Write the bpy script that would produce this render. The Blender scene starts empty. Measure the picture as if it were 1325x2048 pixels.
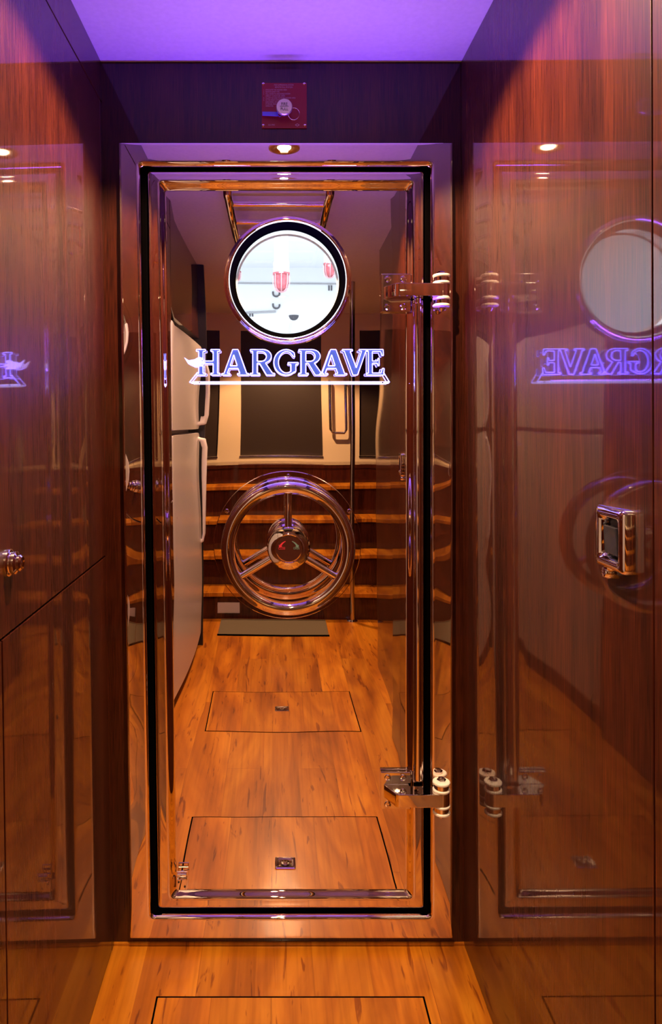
import bpy, bmesh, math, random
from mathutils import Vector, Matrix, noise
random.seed(4)
C = bpy.context.scene.collection
PI = math.pi
R = math.radians

# ---------------------------------------------------------------- camera, world, exposure
D = 1.6            # camera to bulkhead (m)
F = 1390.0         # focal length in pixels of the 1325x2048 frame
VX, VY = 549.0, 840.0
S = F / D          # pixels per metre on the bulkhead
ZC = (1888 - VY) / S
cam_d = bpy.data.cameras.new('camera')
cam = bpy.data.objects.new('camera', cam_d); C.objects.link(cam)
cam.location = (0, -D, ZC); cam.rotation_euler = (PI/2, 0, 0)
cam_d.sensor_width = 36; cam_d.lens = 36 * F / 2048
cam_d.shift_x = (662.5 - VX) / 2048; cam_d.shift_y = -(1024 - VY) / 2048
cam_d.clip_start = 0.02
bpy.context.scene.camera = cam
w = bpy.data.worlds.new('night'); bpy.context.scene.world = w; w.use_nodes = True
w.node_tree.nodes['Background'].inputs[0].default_value = (0.02, 0.015, 0.05, 1)
w.node_tree.nodes['Background'].inputs[1].default_value = 0.05
vs = bpy.context.scene.view_settings
vs.view_transform = 'Standard'; vs.look = 'None'; vs.gamma = 1.0; vs.exposure = 0.2; vs.use_curve_mapping = False

DOWN_POWER = 135.0      # corridor downlight by the door
REAR_POWER = 62.0      # galley downlights
SALOON_POWER = 130.0    # lights over the steps
SIGN_POWER = 7.5
ENGINE_POWER = 95.0
WARM = (1.0, 0.64, 0.33)
BLUE = (0.20, 0.06, 1.0)

def lamp(name, kind, loc, power, color, rot=(0, 0, 0), **kw):
    l = bpy.data.lights.new(name, kind); l.energy = power; l.color = color
    for k, v in kw.items(): setattr(l, k, v)
    o = bpy.data.objects.new(name, l); C.objects.link(o); o.location = loc; o.rotation_euler = rot
    return o

DOWNLIGHTS = [(0.030, 0.53, DOWN_POWER), (0.0, 1.95, REAR_POWER), (0.05, 3.0, SALOON_POWER)]
CEIL = (1888 - 124) / S
for (x, Y, p) in DOWNLIGHTS:
    lamp('downlight_beam', 'SPOT', (x, -Y, CEIL - 0.010), p, WARM, spot_size=R(138 if Y < 1 else 124), spot_blend=0.22, shadow_soft_size=0.012)
lamp('engine_room_tube_light', 'AREA', (0, 1.6, 2.42), ENGINE_POWER, (0.93, 0.97, 1.0), shape='RECTANGLE', size=1.6, size_y=2.2)

# ---------------------------------------------------------------- coordinates
def P(px, py, Y=0.0):
    """world point Y metres in front of the bulkhead that stands at this place on it"""
    k = (D - Y) / F
    return Vector(((px - VX) * k, -Y, ZC + (VY - py) * k))
def xl(z): return (229 - VX) / S + ((203 - 229) / S) * z / CEIL
def xr(z): return (928 - VX) / S + ((922 - 928) / S) * z / CEIL

# ---------------------------------------------------------------- materials
def nm(name):
    m = bpy.data.materials.new(name); m.use_nodes = True
    nt = m.node_tree; b = nt.nodes['Principled BSDF']
    return m, nt, b
def pset(b, **kw):
    for k, v in kw.items():
        n = k.replace('_', ' ')
        if n in b.inputs: b.inputs[n].default_value = v
def plain(name, col, rough=0.5, metal=0.0, **kw):
    m, nt, b = nm(name); b.inputs['Base Color'].default_value = (*col, 1)
    b.inputs['Roughness'].default_value = rough; b.inputs['Metallic'].default_value = metal
    n = nt.nodes.new('ShaderNodeTexNoise'); n.inputs['Scale'].default_value = 35
    tc = nt.nodes.new('ShaderNodeTexCoord'); nt.links.new(tc.outputs['Object'], n.inputs['Vector'])
    mr = nt.nodes.new('ShaderNodeMapRange'); mr.inputs['To Min'].default_value = max(0, rough*0.96); mr.inputs['To Max'].default_value = min(1, rough*1.04)
    nt.links.new(n.outputs['Fac'], mr.inputs['Value']); nt.links.new(mr.outputs['Result'], b.inputs['Roughness'])
    for k, v in kw.items(): b.inputs[k.replace('_', ' ')].default_value = v
    return m
def ramp(nt, stops):
    r = nt.nodes.new('ShaderNodeValToRGB'); e = r.color_ramp.elements
    e[0].position, e[0].color = stops[0][0], (*stops[0][1], 1)
    e[1].position, e[1].color = stops[-1][0], (*stops[-1][1], 1)
    for p, c in stops[1:-1]:
        k = e.new(p); k.color = (*c, 1)
    return r
def grain(nt, scale, detail=6, dist=0.0, nscale=1.0, coord='Object'):
    tc = nt.nodes.new('ShaderNodeTexCoord'); mp = nt.nodes.new('ShaderNodeMapping')
    mp.inputs['Scale'].default_value = scale
    n = nt.nodes.new('ShaderNodeTexNoise'); n.inputs['Detail'].default_value = detail
    n.inputs['Distortion'].default_value = dist; n.inputs['Scale'].default_value = nscale
    nt.links.new(tc.outputs[coord], mp.inputs['Vector']); nt.links.new(mp.outputs[0], n.inputs['Vector'])
    return n
def mixc(nt, a, b, fac, mode='MULTIPLY'):
    m = nt.nodes.new('ShaderNodeMix'); m.data_type = 'RGBA'; m.blend_type = mode
    m.inputs[0].default_value = fac if not hasattr(fac, 'links') else 0.5
    if hasattr(fac, 'links'): nt.links.new(fac, m.inputs[0])
    nt.links.new(a, m.inputs[6]); nt.links.new(b, m.inputs[7])
    return m.outputs[2]

def wood_dark(name='lacquered_mahogany', gain=1.0, rough=0.46, ior=1.5):
    m, nt, b = nm(name)
    g1 = grain(nt, (620, 620, 14), 5, 0.0)
    g2 = grain(nt, (22, 22, 0.9), 4, 0.6)
    r1 = ramp(nt, [(0.34, (0.34, 0.30, 0.36)), (0.50, (0.9, 0.9, 0.9)), (0.66, (1.45, 1.4, 1.3))])
    k = gain
    r2 = ramp(nt, [(0.25, (0.050*k, 0.0085*k, 0.0040*k)), (0.5, (0.090*k, 0.016*k, 0.0065*k)), (0.8, (0.150*k, 0.028*k, 0.009*k))])
    nt.links.new(g1.outputs['Fac'], r1.inputs[0]); nt.links.new(g2.outputs['Fac'], r2.inputs[0])
    nt.links.new(mixc(nt, r2.outputs[0], r1.outputs[0], 0.9), b.inputs['Base Color'])
    pset(b, Roughness=rough, Coat_Weight=0.85, Coat_Roughness=0.035, Coat_IOR=ior)
    b.inputs['Specular IOR Level'].default_value = 0.08
    return m
M_WOOD = wood_dark(gain=0.42)
M_CAB = wood_dark('mahogany_cabinet', 0.50)

def wood_floor(name='cherry_planks'):
    m, nt, b = nm(name)
    tc = nt.nodes.new('ShaderNodeTexCoord')
    br = nt.nodes.new('ShaderNodeTexBrick')
    mp = nt.nodes.new('ShaderNodeMapping'); mp.inputs['Rotation'].default_value = (0, 0, PI/2); mp.inputs['Location'].default_value = (0.3, 0.04, 0)
    nt.links.new(tc.outputs['Object'], mp.inputs[0]); nt.links.new(mp.outputs[0], br.inputs['Vector'])
    br.inputs['Scale'].default_value = 1.0; br.inputs['Brick Width'].default_value = 1.1; br.inputs['Row Height'].default_value = 0.125
    br.inputs['Mortar Size'].default_value = 0.0006; br.inputs['Mortar Smooth'].default_value = 0.3
    br.inputs['Color1'].default_value = (0.80, 0.78, 0.74, 1); br.inputs['Color2'].default_value = (1.08, 1.05, 1.0, 1); br.inputs['Mortar'].default_value = (0.55, 0.45, 0.35, 1)
    # each plank shifts its figure
    ad = nt.nodes.new('ShaderNodeVectorMath'); ad.operation = 'MULTIPLY_ADD'
    nt.links.new(br.outputs['Color'], ad.inputs[0]); ad.inputs[1].default_value = (3, 7, 2); nt.links.new(tc.outputs['Object'], ad.inputs[2])
    mp2 = nt.nodes.new('ShaderNodeMapping'); mp2.inputs['Scale'].default_value = (8, 1.5, 1); nt.links.new(ad.outputs[0], mp2.inputs[0])
    n = nt.nodes.new('ShaderNodeTexNoise'); n.inputs['Scale'].default_value = 0.8; n.inputs['Detail'].default_value = 5; n.inputs['Distortion'].default_value = 1.6
    nt.links.new(mp2.outputs[0], n.inputs['Vector'])
    r = ramp(nt, [(0.28, (0.22, 0.055, 0.002)), (0.45, (0.36, 0.108, 0.004)), (0.55, (0.45, 0.150, 0.006)), (0.75, (0.60, 0.240, 0.014))])
    nt.links.new(n.outputs['Fac'], r.inputs[0])
    g = grain(nt, (90, 2.5, 1), 6, 0.4)
    r1 = ramp(nt, [(0.30, (0.72, 0.68, 0.62)), (0.55, (1, 1, 1)), (0.8, (1.06, 1.06, 1.06))])
    nt.links.new(g.outputs['Fac'], r1.inputs[0])
    c = mixc(nt, r.outputs[0], r1.outputs[0], 0.8)
    c = mixc(nt, c, br.outputs['Color'], 0.9)
    # dark mineral streaks
    s = grain(nt, (30, 3.2, 1), 3, 2.2)
    rs = ramp(nt, [(0.33, (0.40, 0.22, 0.12)), (0.38, (1, 1, 1)), (1.0, (1, 1, 1))])
    nt.links.new(s.outputs['Fac'], rs.inputs[0])
    c = mixc(nt, c, rs.outputs[0], 0.8)
    nt.links.new(c, b.inputs['Base Color'])
    pset(b, Roughness=0.40, Coat_Weight=0.3, Coat_Roughness=0.12); b.inputs['Specular IOR Level'].default_value = 0.25
    return m
M_FLOOR = wood_floor()

def steel(name, rough=0.012, col=(0.86, 0.80, 0.80), wav=0.0, wscale=4.0):
    m, nt, b = nm(name)
    b.inputs['Base Color'].default_value = (*col, 1); b.inputs['Metallic'].default_value = 1.0
    n = grain(nt, (1, 1, 1), 3, 0, 60)
    mr = nt.nodes.new('ShaderNodeMapRange'); mr.inputs['To Min'].default_value = rough*0.6; mr.inputs['To Max'].default_value = rough*1.4
    nt.links.new(n.outputs['Fac'], mr.inputs['Value']); nt.links.new(mr.outputs['Result'], b.inputs['Roughness'])
    return m
M_MIRROR = steel('mirror_polished_steel', 0.006, (0.86, 0.74, 0.70))
M_CHROME = steel('polished_chrome', 0.03, (0.90, 0.86, 0.86))
M_STEEL2 = steel('satin_steel', 0.16, (0.6, 0.57, 0.55))
M_RUBBER = plain('black_rubber', (0.0015, 0.0012, 0.0015), 0.9); M_RUBBER.node_tree.nodes['Principled BSDF'].inputs['Specular IOR Level'].default_value = 0.0
M_NYLON = plain('white_nylon', (0.82, 0.76, 0.70), 0.35)
M_CREAM = plain('cream_paint', (0.80, 0.62, 0.40), 0.4)
M_WHITE = plain('white_engine_room_paint', (0.86, 0.88, 0.90), 0.45)
M_FRIDGE = plain('white_fridge_enamel', (0.50, 0.46, 0.50), 0.28)
M_FHAND = plain('fridge_handle_grey', (0.62, 0.58, 0.66), 0.25)
M_RED = plain('maroon_plate_enamel', (0.28, 0.006, 0.014), 0.5)
M_PRINT = plain('pale_print', (0.62, 0.38, 0.50), 0.5)
M_BLACKP = plain('black_print', (0.01, 0.01, 0.012), 0.4)
M_REDP = plain('red_print', (0.55, 0.03, 0.06), 0.4)
M_GREENP = plain('grey_green_print', (0.12, 0.20, 0.19), 0.4)
M_TAG = plain('blue_plastic_tag', (0.12, 0.14, 0.80), 0.35)
M_KNOBFACE = plain('brushed_disc', (0.55, 0.48, 0.42), 0.35, 0.7)
M_MAT = plain('grey_brown_mat', (0.10, 0.075, 0.045), 0.85)
M_DARKIN = plain('dark_recess', (0.012, 0.010, 0.014), 0.3)
M_SMOKE = plain('smoked_paddle', (0.03, 0.03, 0.04), 0.1)
M_WINDOW = plain('dark_brown_curtained_window', (0.030, 0.017, 0.010), 0.45)
M_PALE = plain('pale_grille', (0.42, 0.33, 0.36), 0.4)
M_TREAD = M_FLOOR

def ceiling_mat():
    m, nt, b = nm('off_white_headliner')
    n = grain(nt, (1, 1, 1), 4, 0, 90)
    r = ramp(nt, [(0.3, (0.70, 0.66, 0.68)), (0.7, (0.76, 0.72, 0.74))])
    nt.links.new(n.outputs['Fac'], r.inputs[0]); nt.links.new(r.outputs[0], b.inputs['Base Color'])
    pset(b, Roughness=0.6)
    return m
M_CEIL = ceiling_mat()

def emis(name, col, s):
    m, nt, b = nm(name)
    b.inputs['Base Color'].default_value = (*col, 1)
    b.inputs['Emission Color'].default_value = (*col, 1); b.inputs['Emission Strength'].default_value = s
    return m
M_BULB = emis('lit_bulb', (1.0, 0.72, 0.40), 60)
M_NEON = emis('lit_acrylic_edge', (0.24, 0.24, 1.0), 4.2)
M_NEONB = emis('lit_acrylic_core', (0.42, 0.42, 1.0), 2.4)
def acrylic():
    m, nt, b = nm('blue_lit_clear_acrylic')
    out = nt.nodes['Material Output']
    t = nt.nodes.new('ShaderNodeBsdfTransparent'); t.inputs[0].default_value = (0.8, 0.8, 1, 1)
    e = nt.nodes.new('ShaderNodeEmission'); e.inputs[0].default_value = (0.17, 0.24, 0.9, 1); e.inputs[1].default_value = 0.75
    g = nt.nodes.new('ShaderNodeTexNoise'); g.inputs['Scale'].default_value = 60
    a = nt.nodes.new('ShaderNodeMixShader'); a.inputs[0].default_value = 0.55
    nt.links.new(t.outputs[0], a.inputs[1]); nt.links.new(e.outputs[0], a.inputs[2]); nt.links.new(a.outputs[0], out.inputs[0])
    return m
M_ACRYL = acrylic()
def thin_glass(name, tint=(0.97, 0.98, 1.0), refl=0.06):
    m, nt, b = nm(name); out = nt.nodes['Material Output']
    t = nt.nodes.new('ShaderNodeBsdfTransparent'); t.inputs[0].default_value = (*tint, 1)
    g = nt.nodes.new('ShaderNodeBsdfGlossy'); g.inputs['Roughness'].default_value = 0.01
    a = nt.nodes.new('ShaderNodeMixShader'); a.inputs[0].default_value = refl
    nt.links.new(t.outputs[0], a.inputs[1]); nt.links.new(g.outputs[0], a.inputs[2]); nt.links.new(a.outputs[0], out.inputs[0])
    return m
M_GLASS = thin_glass('porthole_glass')
def red_glass():
    m, nt, b = nm('red_lamp_glass')
    n = grain(nt, (1, 1, 1), 2, 0, 50)
    r = ramp(nt, [(0.3, (0.30, 0.035, 0.05)), (0.7, (0.45, 0.08, 0.10))])
    nt.links.new(n.outputs['Fac'], r.inputs[0]); nt.links.new(r.outputs[0], b.inputs['Base Color'])
    pset(b, Roughness=0.12, Coat_Weight=1.0)
    return m
M_REDG = red_glass()

# ---------------------------------------------------------------- mesh helpers
WN = [False]
def finish(name, bm, mat, parent=None, sharp=32, smooth=True, recalc=True):
    if recalc: bmesh.ops.recalc_face_normals(bm, faces=bm.faces)
    if smooth:
        a = R(sharp)
        for f in bm.faces: f.smooth = True
        for e in bm.edges:
            if len(e.link_faces) == 2:
                e.smooth = e.calc_face_angle(0) < a
    me = bpy.data.meshes.new(name); bm.to_mesh(me); bm.free()
    me.materials.append(mat)
    o = bpy.data.objects.new(name, me); C.objects.link(o)
    if WN[0]:
        WN[0] = False
        if smooth:
            md = o.modifiers.new('weighted', 'WEIGHTED_NORMAL'); md.keep_sharp = True; md.weight = 100
    if parent:
        o.parent = parent
        o.matrix_parent_inverse = Matrix.Identity(4)
        off = origin_of(parent)
        me.transform(Matrix.Translation(-off))
    return o
def origin_of(o):
    v = Vector((0, 0, 0))
    while o: v += o.location; o = o.parent
    return v
def thing(name, loc, label=None, cat=None, group=None, kind=None):
    o = bpy.data.objects.new(name, None); C.objects.link(o); o.location = loc; o.empty_display_size = 0.05
    tag(o, label, cat, group, kind); return o
def sub(name, parent, loc):
    o = bpy.data.objects.new(name, None); C.objects.link(o); o.parent = parent
    o.location = Vector(loc) - origin_of(parent); o.empty_display_size = 0.03
    return o
def tag(o, label=None, cat=None, group=None, kind=None):
    if label: o['label'] = label
    if cat: o['category'] = cat
    if group: o['group'] = group
    if kind: o['kind'] = kind
    return o
def box(bm, lo, hi, bev=0.0, seg=2):
    vs_ = [bm.verts.new((x, y, z)) for x in (lo[0], hi[0]) for y in (lo[1], hi[1]) for z in (lo[2], hi[2])]
    f = [(0, 1, 3, 2), (4, 6, 7, 5), (0, 4, 5, 1), (2, 3, 7, 6), (0, 2, 6, 4), (1, 5, 7, 3)]
    fs = [bm.faces.new([vs_[i] for i in q]) for q in f]
    if bev > 0:
        es = list({e for q in fs for e in q.edges})
        WN[0] = True
        bmesh.ops.bevel(bm, geom=es, offset=bev, segments=seg, profile=0.5, affect='EDGES')
def prism(bm, bottom, top, bev=0.0):
    a = [bm.verts.new(p) for p in bottom]; b = [bm.verts.new(p) for p in top]; n = len(a)
    fs = [bm.faces.new(list(reversed(a))), bm.faces.new(b)]
    for i in range(n): fs.append(bm.faces.new((a[i], a[(i+1) % n], b[(i+1) % n], b[i])))
    if bev > 0:
        es = list({e for q in fs for e in q.edges})
        WN[0] = True
        bmesh.ops.bevel(bm, geom=es, offset=bev, segments=2, profile=0.5, affect='EDGES')
def frame_for(ax):
    ax = Vector(ax).normalized()
    u = ax.cross(Vector((0, 0, 1)));
    if u.length < 1e-3: u = Vector((1, 0, 0))
    u.normalize(); v = ax.cross(u).normalized()
    return u, v, ax
def lathe(bm, prof, c, ax, n=48):
    """prof: list of (radius, distance along axis)"""
    u, v, a = frame_for(ax); c = Vector(c); rings = []
    for r, h in prof:
        if r < 1e-6: rings.append([bm.verts.new(c + a*h)])
        else: rings.append([bm.verts.new(c + a*h + u*(r*math.cos(2*PI*i/n)) + v*(r*math.sin(2*PI*i/n))) for i in range(n)])
    for A, B in zip(rings, rings[1:]):
        for i in range(n):
            j = (i+1) % n
            if len(A) == 1 and len(B) == 1: continue
            if len(A) == 1: bm.faces.new((A[0], B[i], B[j]))
            elif len(B) == 1: bm.faces.new((A[i], A[j], B[0]))
            else: bm.faces.new((A[i], A[j], B[j], B[i]))
def cyl(bm, c, ax, r, h, n=32, ch=0.0):
    ch = min(ch, r*0.4, h*0.4)
    p = [(0, 0), (r-ch, 0), (r, ch), (r, h-ch), (r-ch, h), (0, h)] if ch > 0 else [(0, 0), (r, 0), (r, h), (0, h)]
    lathe(bm, p, c, ax, n)
def tube(bm, pts, r, n=12, closed=False, cap=True):
    pts = [Vector(p) for p in pts]; N = len(pts); rings = []
    prev = None
    for i, p in enumerate(pts):
        a = pts[(i-1) % N] if (closed or i > 0) else p
        b = pts[(i+1) % N] if (closed or i < N-1) else p
        t = (b - a).normalized()
        if prev is None:
            u = t.cross(Vector((0.01, 1, 0.02)))
            if u.length < 0.1: u = t.cross(Vector((1, 0, 0)))
        else: u = prev - t * prev.dot(t)
        u.normalize(); prev = u; v = t.cross(u)
        rings.append([bm.verts.new(p + u*(r*math.cos(2*PI*k/n)) + v*(r*math.sin(2*PI*k/n))) for k in range(n)])
    for i in range(N if closed else N-1):
        A, B = rings[i], rings[(i+1) % N]
        for k in range(n):
            bm.faces.new((A[k], A[(k+1) % n], B[(k+1) % n], B[k]))
    if cap and not closed:
        bm.faces.new(list(reversed(rings[0]))); bm.faces.new(rings[-1])
def poly_obj(name, contours, thick, to_world, mat, parent):
    """flat shape with holes, extruded; contours in a 2-d frame mapped by to_world(u, v, w)"""
    cu = bpy.data.curves.new('tmp', 'CURVE'); cu.dimensions = '2D'; cu.fill_mode = 'BOTH'; cu.extrude = thick/2
    for c in contours:
        s = cu.splines.new('POLY'); s.points.add(len(c)-1); s.use_cyclic_u = True
        for p, (x, y) in zip(s.points, c): p.co = (x, y, 0, 1)
    o = bpy.data.objects.new('tmp', cu); C.objects.link(o)
    bpy.context.view_layer.update()
    me = bpy.data.meshes.new_from_object(o.evaluated_get(bpy.context.evaluated_depsgraph_get()))
    bpy.data.objects.remove(o); bpy.data.curves.remove(cu)
    bm = bmesh.new(); bm.from_mesh(me); bpy.data.meshes.remove(me)
    for v in bm.verts: v.co = to_world(v.co.x, v.co.y, v.co.z)
    bmesh.ops.remove_doubles(bm, verts=bm.verts, dist=1e-6)
    return finish(name, bm, mat, parent)
def text_mesh(s, size, align='CENTER', extrude=0.0002, space=1.0):
    cu = bpy.data.curves.new('tmp', 'FONT'); cu.body = s; cu.size = size; cu.align_x = align; cu.extrude = extrude; cu.space_character = space
    cu.resolution_u = 3
    o = bpy.data.objects.new('tmp', cu); C.objects.link(o); bpy.context.view_layer.update()
    me = bpy.data.meshes.new_from_object(o.evaluated_get(bpy.context.evaluated_depsgraph_get()))
    bpy.data.objects.remove(o); bpy.data.curves.remove(cu)
    return me
def text_obj(name, lines, mat, parent):
    """lines: (string, size, world position, align, sx)"""
    bm = bmesh.new()
    for s, size, pos, al, sx in lines:
        me = text_mesh(s, size, al)
        m = Matrix.Translation(pos) @ Matrix.Rotation(PI/2, 4, 'X') @ Matrix.Diagonal((sx, 1, 1, 1))
        me.transform(m); bm.from_mesh(me); bpy.data.meshes.remove(me)
    return finish(name, bm, mat, parent, smooth=False, recalc=False)

def struct(name, bm, mat, parent=None, **k):
    o = finish(name, bm, mat, parent, **k)
    if not parent: o['kind'] = 'structure'
    return o

# ---------------------------------------------------------------- room shell
YE = 3.75      # far end of the galley behind the photographer
bm = bmesh.new(); box(bm, (-1.35, -YE-0.05, -0.04), (1.35, 0.0, 0.0)); struct('floor', bm, M_FLOOR)
bm = bmesh.new(); box(bm, (-1.35, -YE-0.05, CEIL), (1.35, 0.02, CEIL+0.05)); struct('ceiling', bm, M_CEIL)
def side_slab(bm, fx, sgn, Y0, Y1, z0, z1, t=0.03):
    bot = [(fx(z0), -Y0, z0), (fx(z0), -Y1, z0), (fx(z0)+sgn*t, -Y1, z0), (fx(z0)+sgn*t, -Y0, z0)]
    top = [(fx(z1), -Y0, z1), (fx(z1), -Y1, z1), (fx(z1)+sgn*t, -Y1, z1), (fx(z1)+sgn*t, -Y0, z1)]
    prism(bm, bot, top)
PT = 0.012     # thickness of the cabinet doors in front of their carcasses
xlc = lambda z: xl(z) - PT
xrc = lambda z: xr(z) - 0.0
bm = bmesh.new()
side_slab(bm, xlc, -1, 0.0, 1.04, 0.0, CEIL)
side_slab(bm, xl, -1, 1.04, 2.084, 1.64, CEIL)
box(bm, (-1.35, -2.14, 0), (-0.40, -2.11, CEIL))
struct('wall_left', bm, M_WOOD)
bm = bmesh.new(); side_slab(bm, lambda z: xr(z)+PT, 1, 0.0, 1.03, 0.0, CEIL); prism(bm, [(0.466, -1.02, 0), (0.50, -1.78, 0), (0.53, -1.78, 0), (0.496, -1.02, 0)], [(0.466, -1.02, CEIL), (0.50, -1.78, CEIL), (0.53, -1.78, CEIL), (0.496, -1.02, CEIL)]); struct('wall_right', bm, M_WOOD)
bm = bmesh.new(); box(bm, (-1.38, -YE, 0), (-1.35, -2.12, CEIL)); box(bm, (-1.38, -2.11, 0), (-1.35, -0.8, CEIL)); struct('wall_far_left', bm, M_WOOD)
bm = bmesh.new(); box(bm, (1.35, -YE, 0), (1.38, -0.3, CEIL)); box(bm, (0.49, -1.0, 0), (1.36, -0.97, CEIL)); struct('wall_far_right', bm, M_WOOD)

# bulkhead with the door opening
def quad_rect(lt, lb, r, t, b): return [(lt, t), (r, t), (r, b), (lb, b)]
PLATE_O = quad_rect(240, 263, 903, 290, 1868)
PLATE_I = quad_rect(277, 299, 865, 326, 1831)
GAP_O   = quad_rect(283, 305, 859, 336, 1824)
LEAF_O  = quad_rect(297, 318, 847, 345, 1813)
BEV_O   = quad_rect(317, 339, 829, 362, 1795)
BEV_I   = quad_rect(332, 354, 812, 381, 1780)
def ring_slab(bm, outer, inner, y0, y1):
    def mk(pts, y): return [bm.verts.new((p[0], y, p[1])) for p in pts]
    a, b, c, d = mk(outer, y0), mk(inner, y0), mk(outer, y1), mk(inner, y1)
    for i in range(4):
        j = (i+1) % 4
        bm.faces.new((a[i], a[j], b[j], b[i])); bm.faces.new((c[i], d[i], d[j], c[j]))
        bm.faces.new((b[i], b[j], d[j], d[i])); bm.faces.new((a[i], c[i], c[j], a[j]))
hole = [(P(*p).x, P(*p).z) for p in quad_rect(279, 302, 862, 331, 1828)]
bm = bmesh.new(); ring_slab(bm, [(-0.45, CEIL+0.02), (0.48, CEIL+0.02), (0.48, -0.02), (-0.45, -0.02)], hole, 0.0, 0.05)
struct('wall_back', bm, M_WOOD)
# thin floor moulding at the foot of the bulkhead
bm = bmesh.new(); box(bm, (xl(0)-0.005, -0.006, 0.0), (xr(0)+0.005, 0.0, 0.006), 0.001); struct('baseboard_back', bm, M_FLOOR)

# engine room beyond
bm = bmesh.new(); ring_slab(bm, [(-1.3, 2.5), (1.3, 2.5), (1.3, -0.3), (-1.3, -0.3)], hole, 0.055, 0.09); struct('wall_engine_front', bm, M_WHITE)
bm = bmesh.new()
box(bm, (-1.9, 4.3, 0), (1.9, 4.35, 2.75)); struct('wall_engine_back', bm, M_WHITE)
bm = bmesh.new(); box(bm, (-1.35, 0.09, -0.3), (-1.3, 4.3, 2.75)); struct('wall_engine_left', bm, M_WHITE)
bm = bmesh.new(); box(bm, (1.3, 0.09, -0.3), (1.35, 4.3, 2.75)); struct('wall_engine_right', bm, M_WHITE)
bm = bmesh.new(); box(bm, (-1.35, 0.06, 2.5), (1.35, 4.35, 2.55)); struct('ceiling_engine', bm, M_WHITE)
bm = bmesh.new(); box(bm, (-1.35, 0.06, -0.35), (1.35, 4.35, -0.3)); struct('floor_engine', bm, M_WHITE)

# ---------------------------------------------------------------- steel door frame and leaf
def loft(bm, loops, disp=None, n=60):
    """loops: list of (quad in pixels, Y towards camera, corner radius px)"""
    rings = []
    for q, Y, rad in loops:
        pts = []
        for i in range(4):
            a = Vector(q[i]); b = Vector(q[(i+1) % 4]); L = (b-a).length; d = (b-a)/L
            # points from a+rad to b-rad
            for k in range(n+1):
                pts.append(a + d*(rad + (L-2*rad)*k/n))
            # corner at b
            c = Vector(q[(i+2) % 4]); e = (c-b).normalized()
            for k in range(1, 4):
                t = k/4.0*PI/2
                p0 = b - d*rad; p1 = b + e*rad; cen = b - d*rad + e*rad
                pts.append(cen + (-e*rad)*math.cos(t) + (d*rad)*math.sin(t))
        ring = []
        for p in pts:
            y = Y + (disp(p.x, p.y) if disp else 0.0)
            w_ = P(p.x, p.y, 0); ring.append(bm.verts.new((w_.x, -y, w_.z)))
        rings.append(ring)
    for A, B in zip(rings, rings[1:]):
        m = len(A)
        for i in range(m):
            j = (i+1) % m
            bm.faces.new((A[i], A[j], B[j], B[i]))
def lerpq(a, b, t): return [(p[0]*(1-t)+q[0]*t, p[1]*(1-t)+q[1]*t) for p, q in zip(a, b)]
def sstep(a, b, x):
    t = max(0, min(1, (x-a)/(b-a))); return t*t*(3-2*t)
def dish(px, py):
    """side flats of the frame are pulled concave by the welds; slopes fade towards the corners"""
    f = sstep(330, 520, py) * (1 - sstep(1500, 1820, py))
    lo = 240 + (py-290)/1578*23
    uL = max(0.0, 1 - (px - lo)/42.0); uR = max(0.0, 1 - (903 - px)/42.0)
    wob = 1 + 0.18*math.sin(py/47.0) + 0.12*math.sin(py/21.0 + 1)
    return 0.0021*f*(uL*uL + uR*uR)*wob + 0.00005*math.sin(py/26.0)*f

# frame (fixed to the bulkhead): structure trim
loops = [(PLATE_O, 0.0, 2), (PLATE_O, 0.0125, 2), (lerpq(PLATE_O, PLATE_I, 0.02), 0.0135, 2), (lerpq(PLATE_O, PLATE_I, 0.05), 0.014, 2)]
for k in range(1, 11): loops.append((lerpq(PLATE_O, PLATE_I, 0.05+0.95*k/10), 0.014, 2 + 7*k/10))
for k in range(1, 9):
    t = k/8; loops.append((lerpq(PLATE_I, GAP_O, math.sin(t*PI/2)), 0.014 - 0.011*(1-math.cos(t*PI/2)), 9 - 3*t))
loops.append((GAP_O, -0.030, 6))
bm = bmesh.new(); loft(bm, loops, dish, 90)
fr = finish('trim_1', bm, M_MIRROR, sharp=40); fr['kind'] = 'structure'

dorg = P(859, 1813, 0)
door = thing('door_1', (dorg.x, 0, dorg.z), kind='structure')
# gasket
bm = bmesh.new(); loft(bm, [(lerpq(GAP_O, LEAF_O, -0.12), -0.008, 5), (lerpq(GAP_O, LEAF_O, 0.2), -0.005, 5), (lerpq(GAP_O, LEAF_O, 0.5), -0.003, 5), (lerpq(GAP_O, LEAF_O, 0.8), -0.005, 5), (lerpq(GAP_O, LEAF_O, 1.12), -0.009, 5)], None, 8)
finish('rubber_gasket', bm, M_RUBBER, door)

HC = (575.5, 562.0)     # porthole centre on the bulkhead (px)
def waves(px, py):
    """slight oil-canning of the polished sheet"""
    x, z = px/869.0, py/869.0
    ex = min(1, max(0, (px-345)/60.0)) * min(1, max(0, (800-px)/60.0)); ez = min(1, max(0, (py-395)/60.0)) * min(1, max(0, (1770-py)/60.0))
    e = ex*ez
    v = 0.00055*noise.noise(Vector((x*3.6, z*2.2, 3.1))) + 0.00005*noise.noise(Vector((x*9.0, z*7.0, 9.3)))
    edge = 0.00045*((1-ex)**2 + (1-ez)**2)
    return v*e + edge*0.6 + 0.00003*math.sin(py/24.0)*(1-ex)
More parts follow.
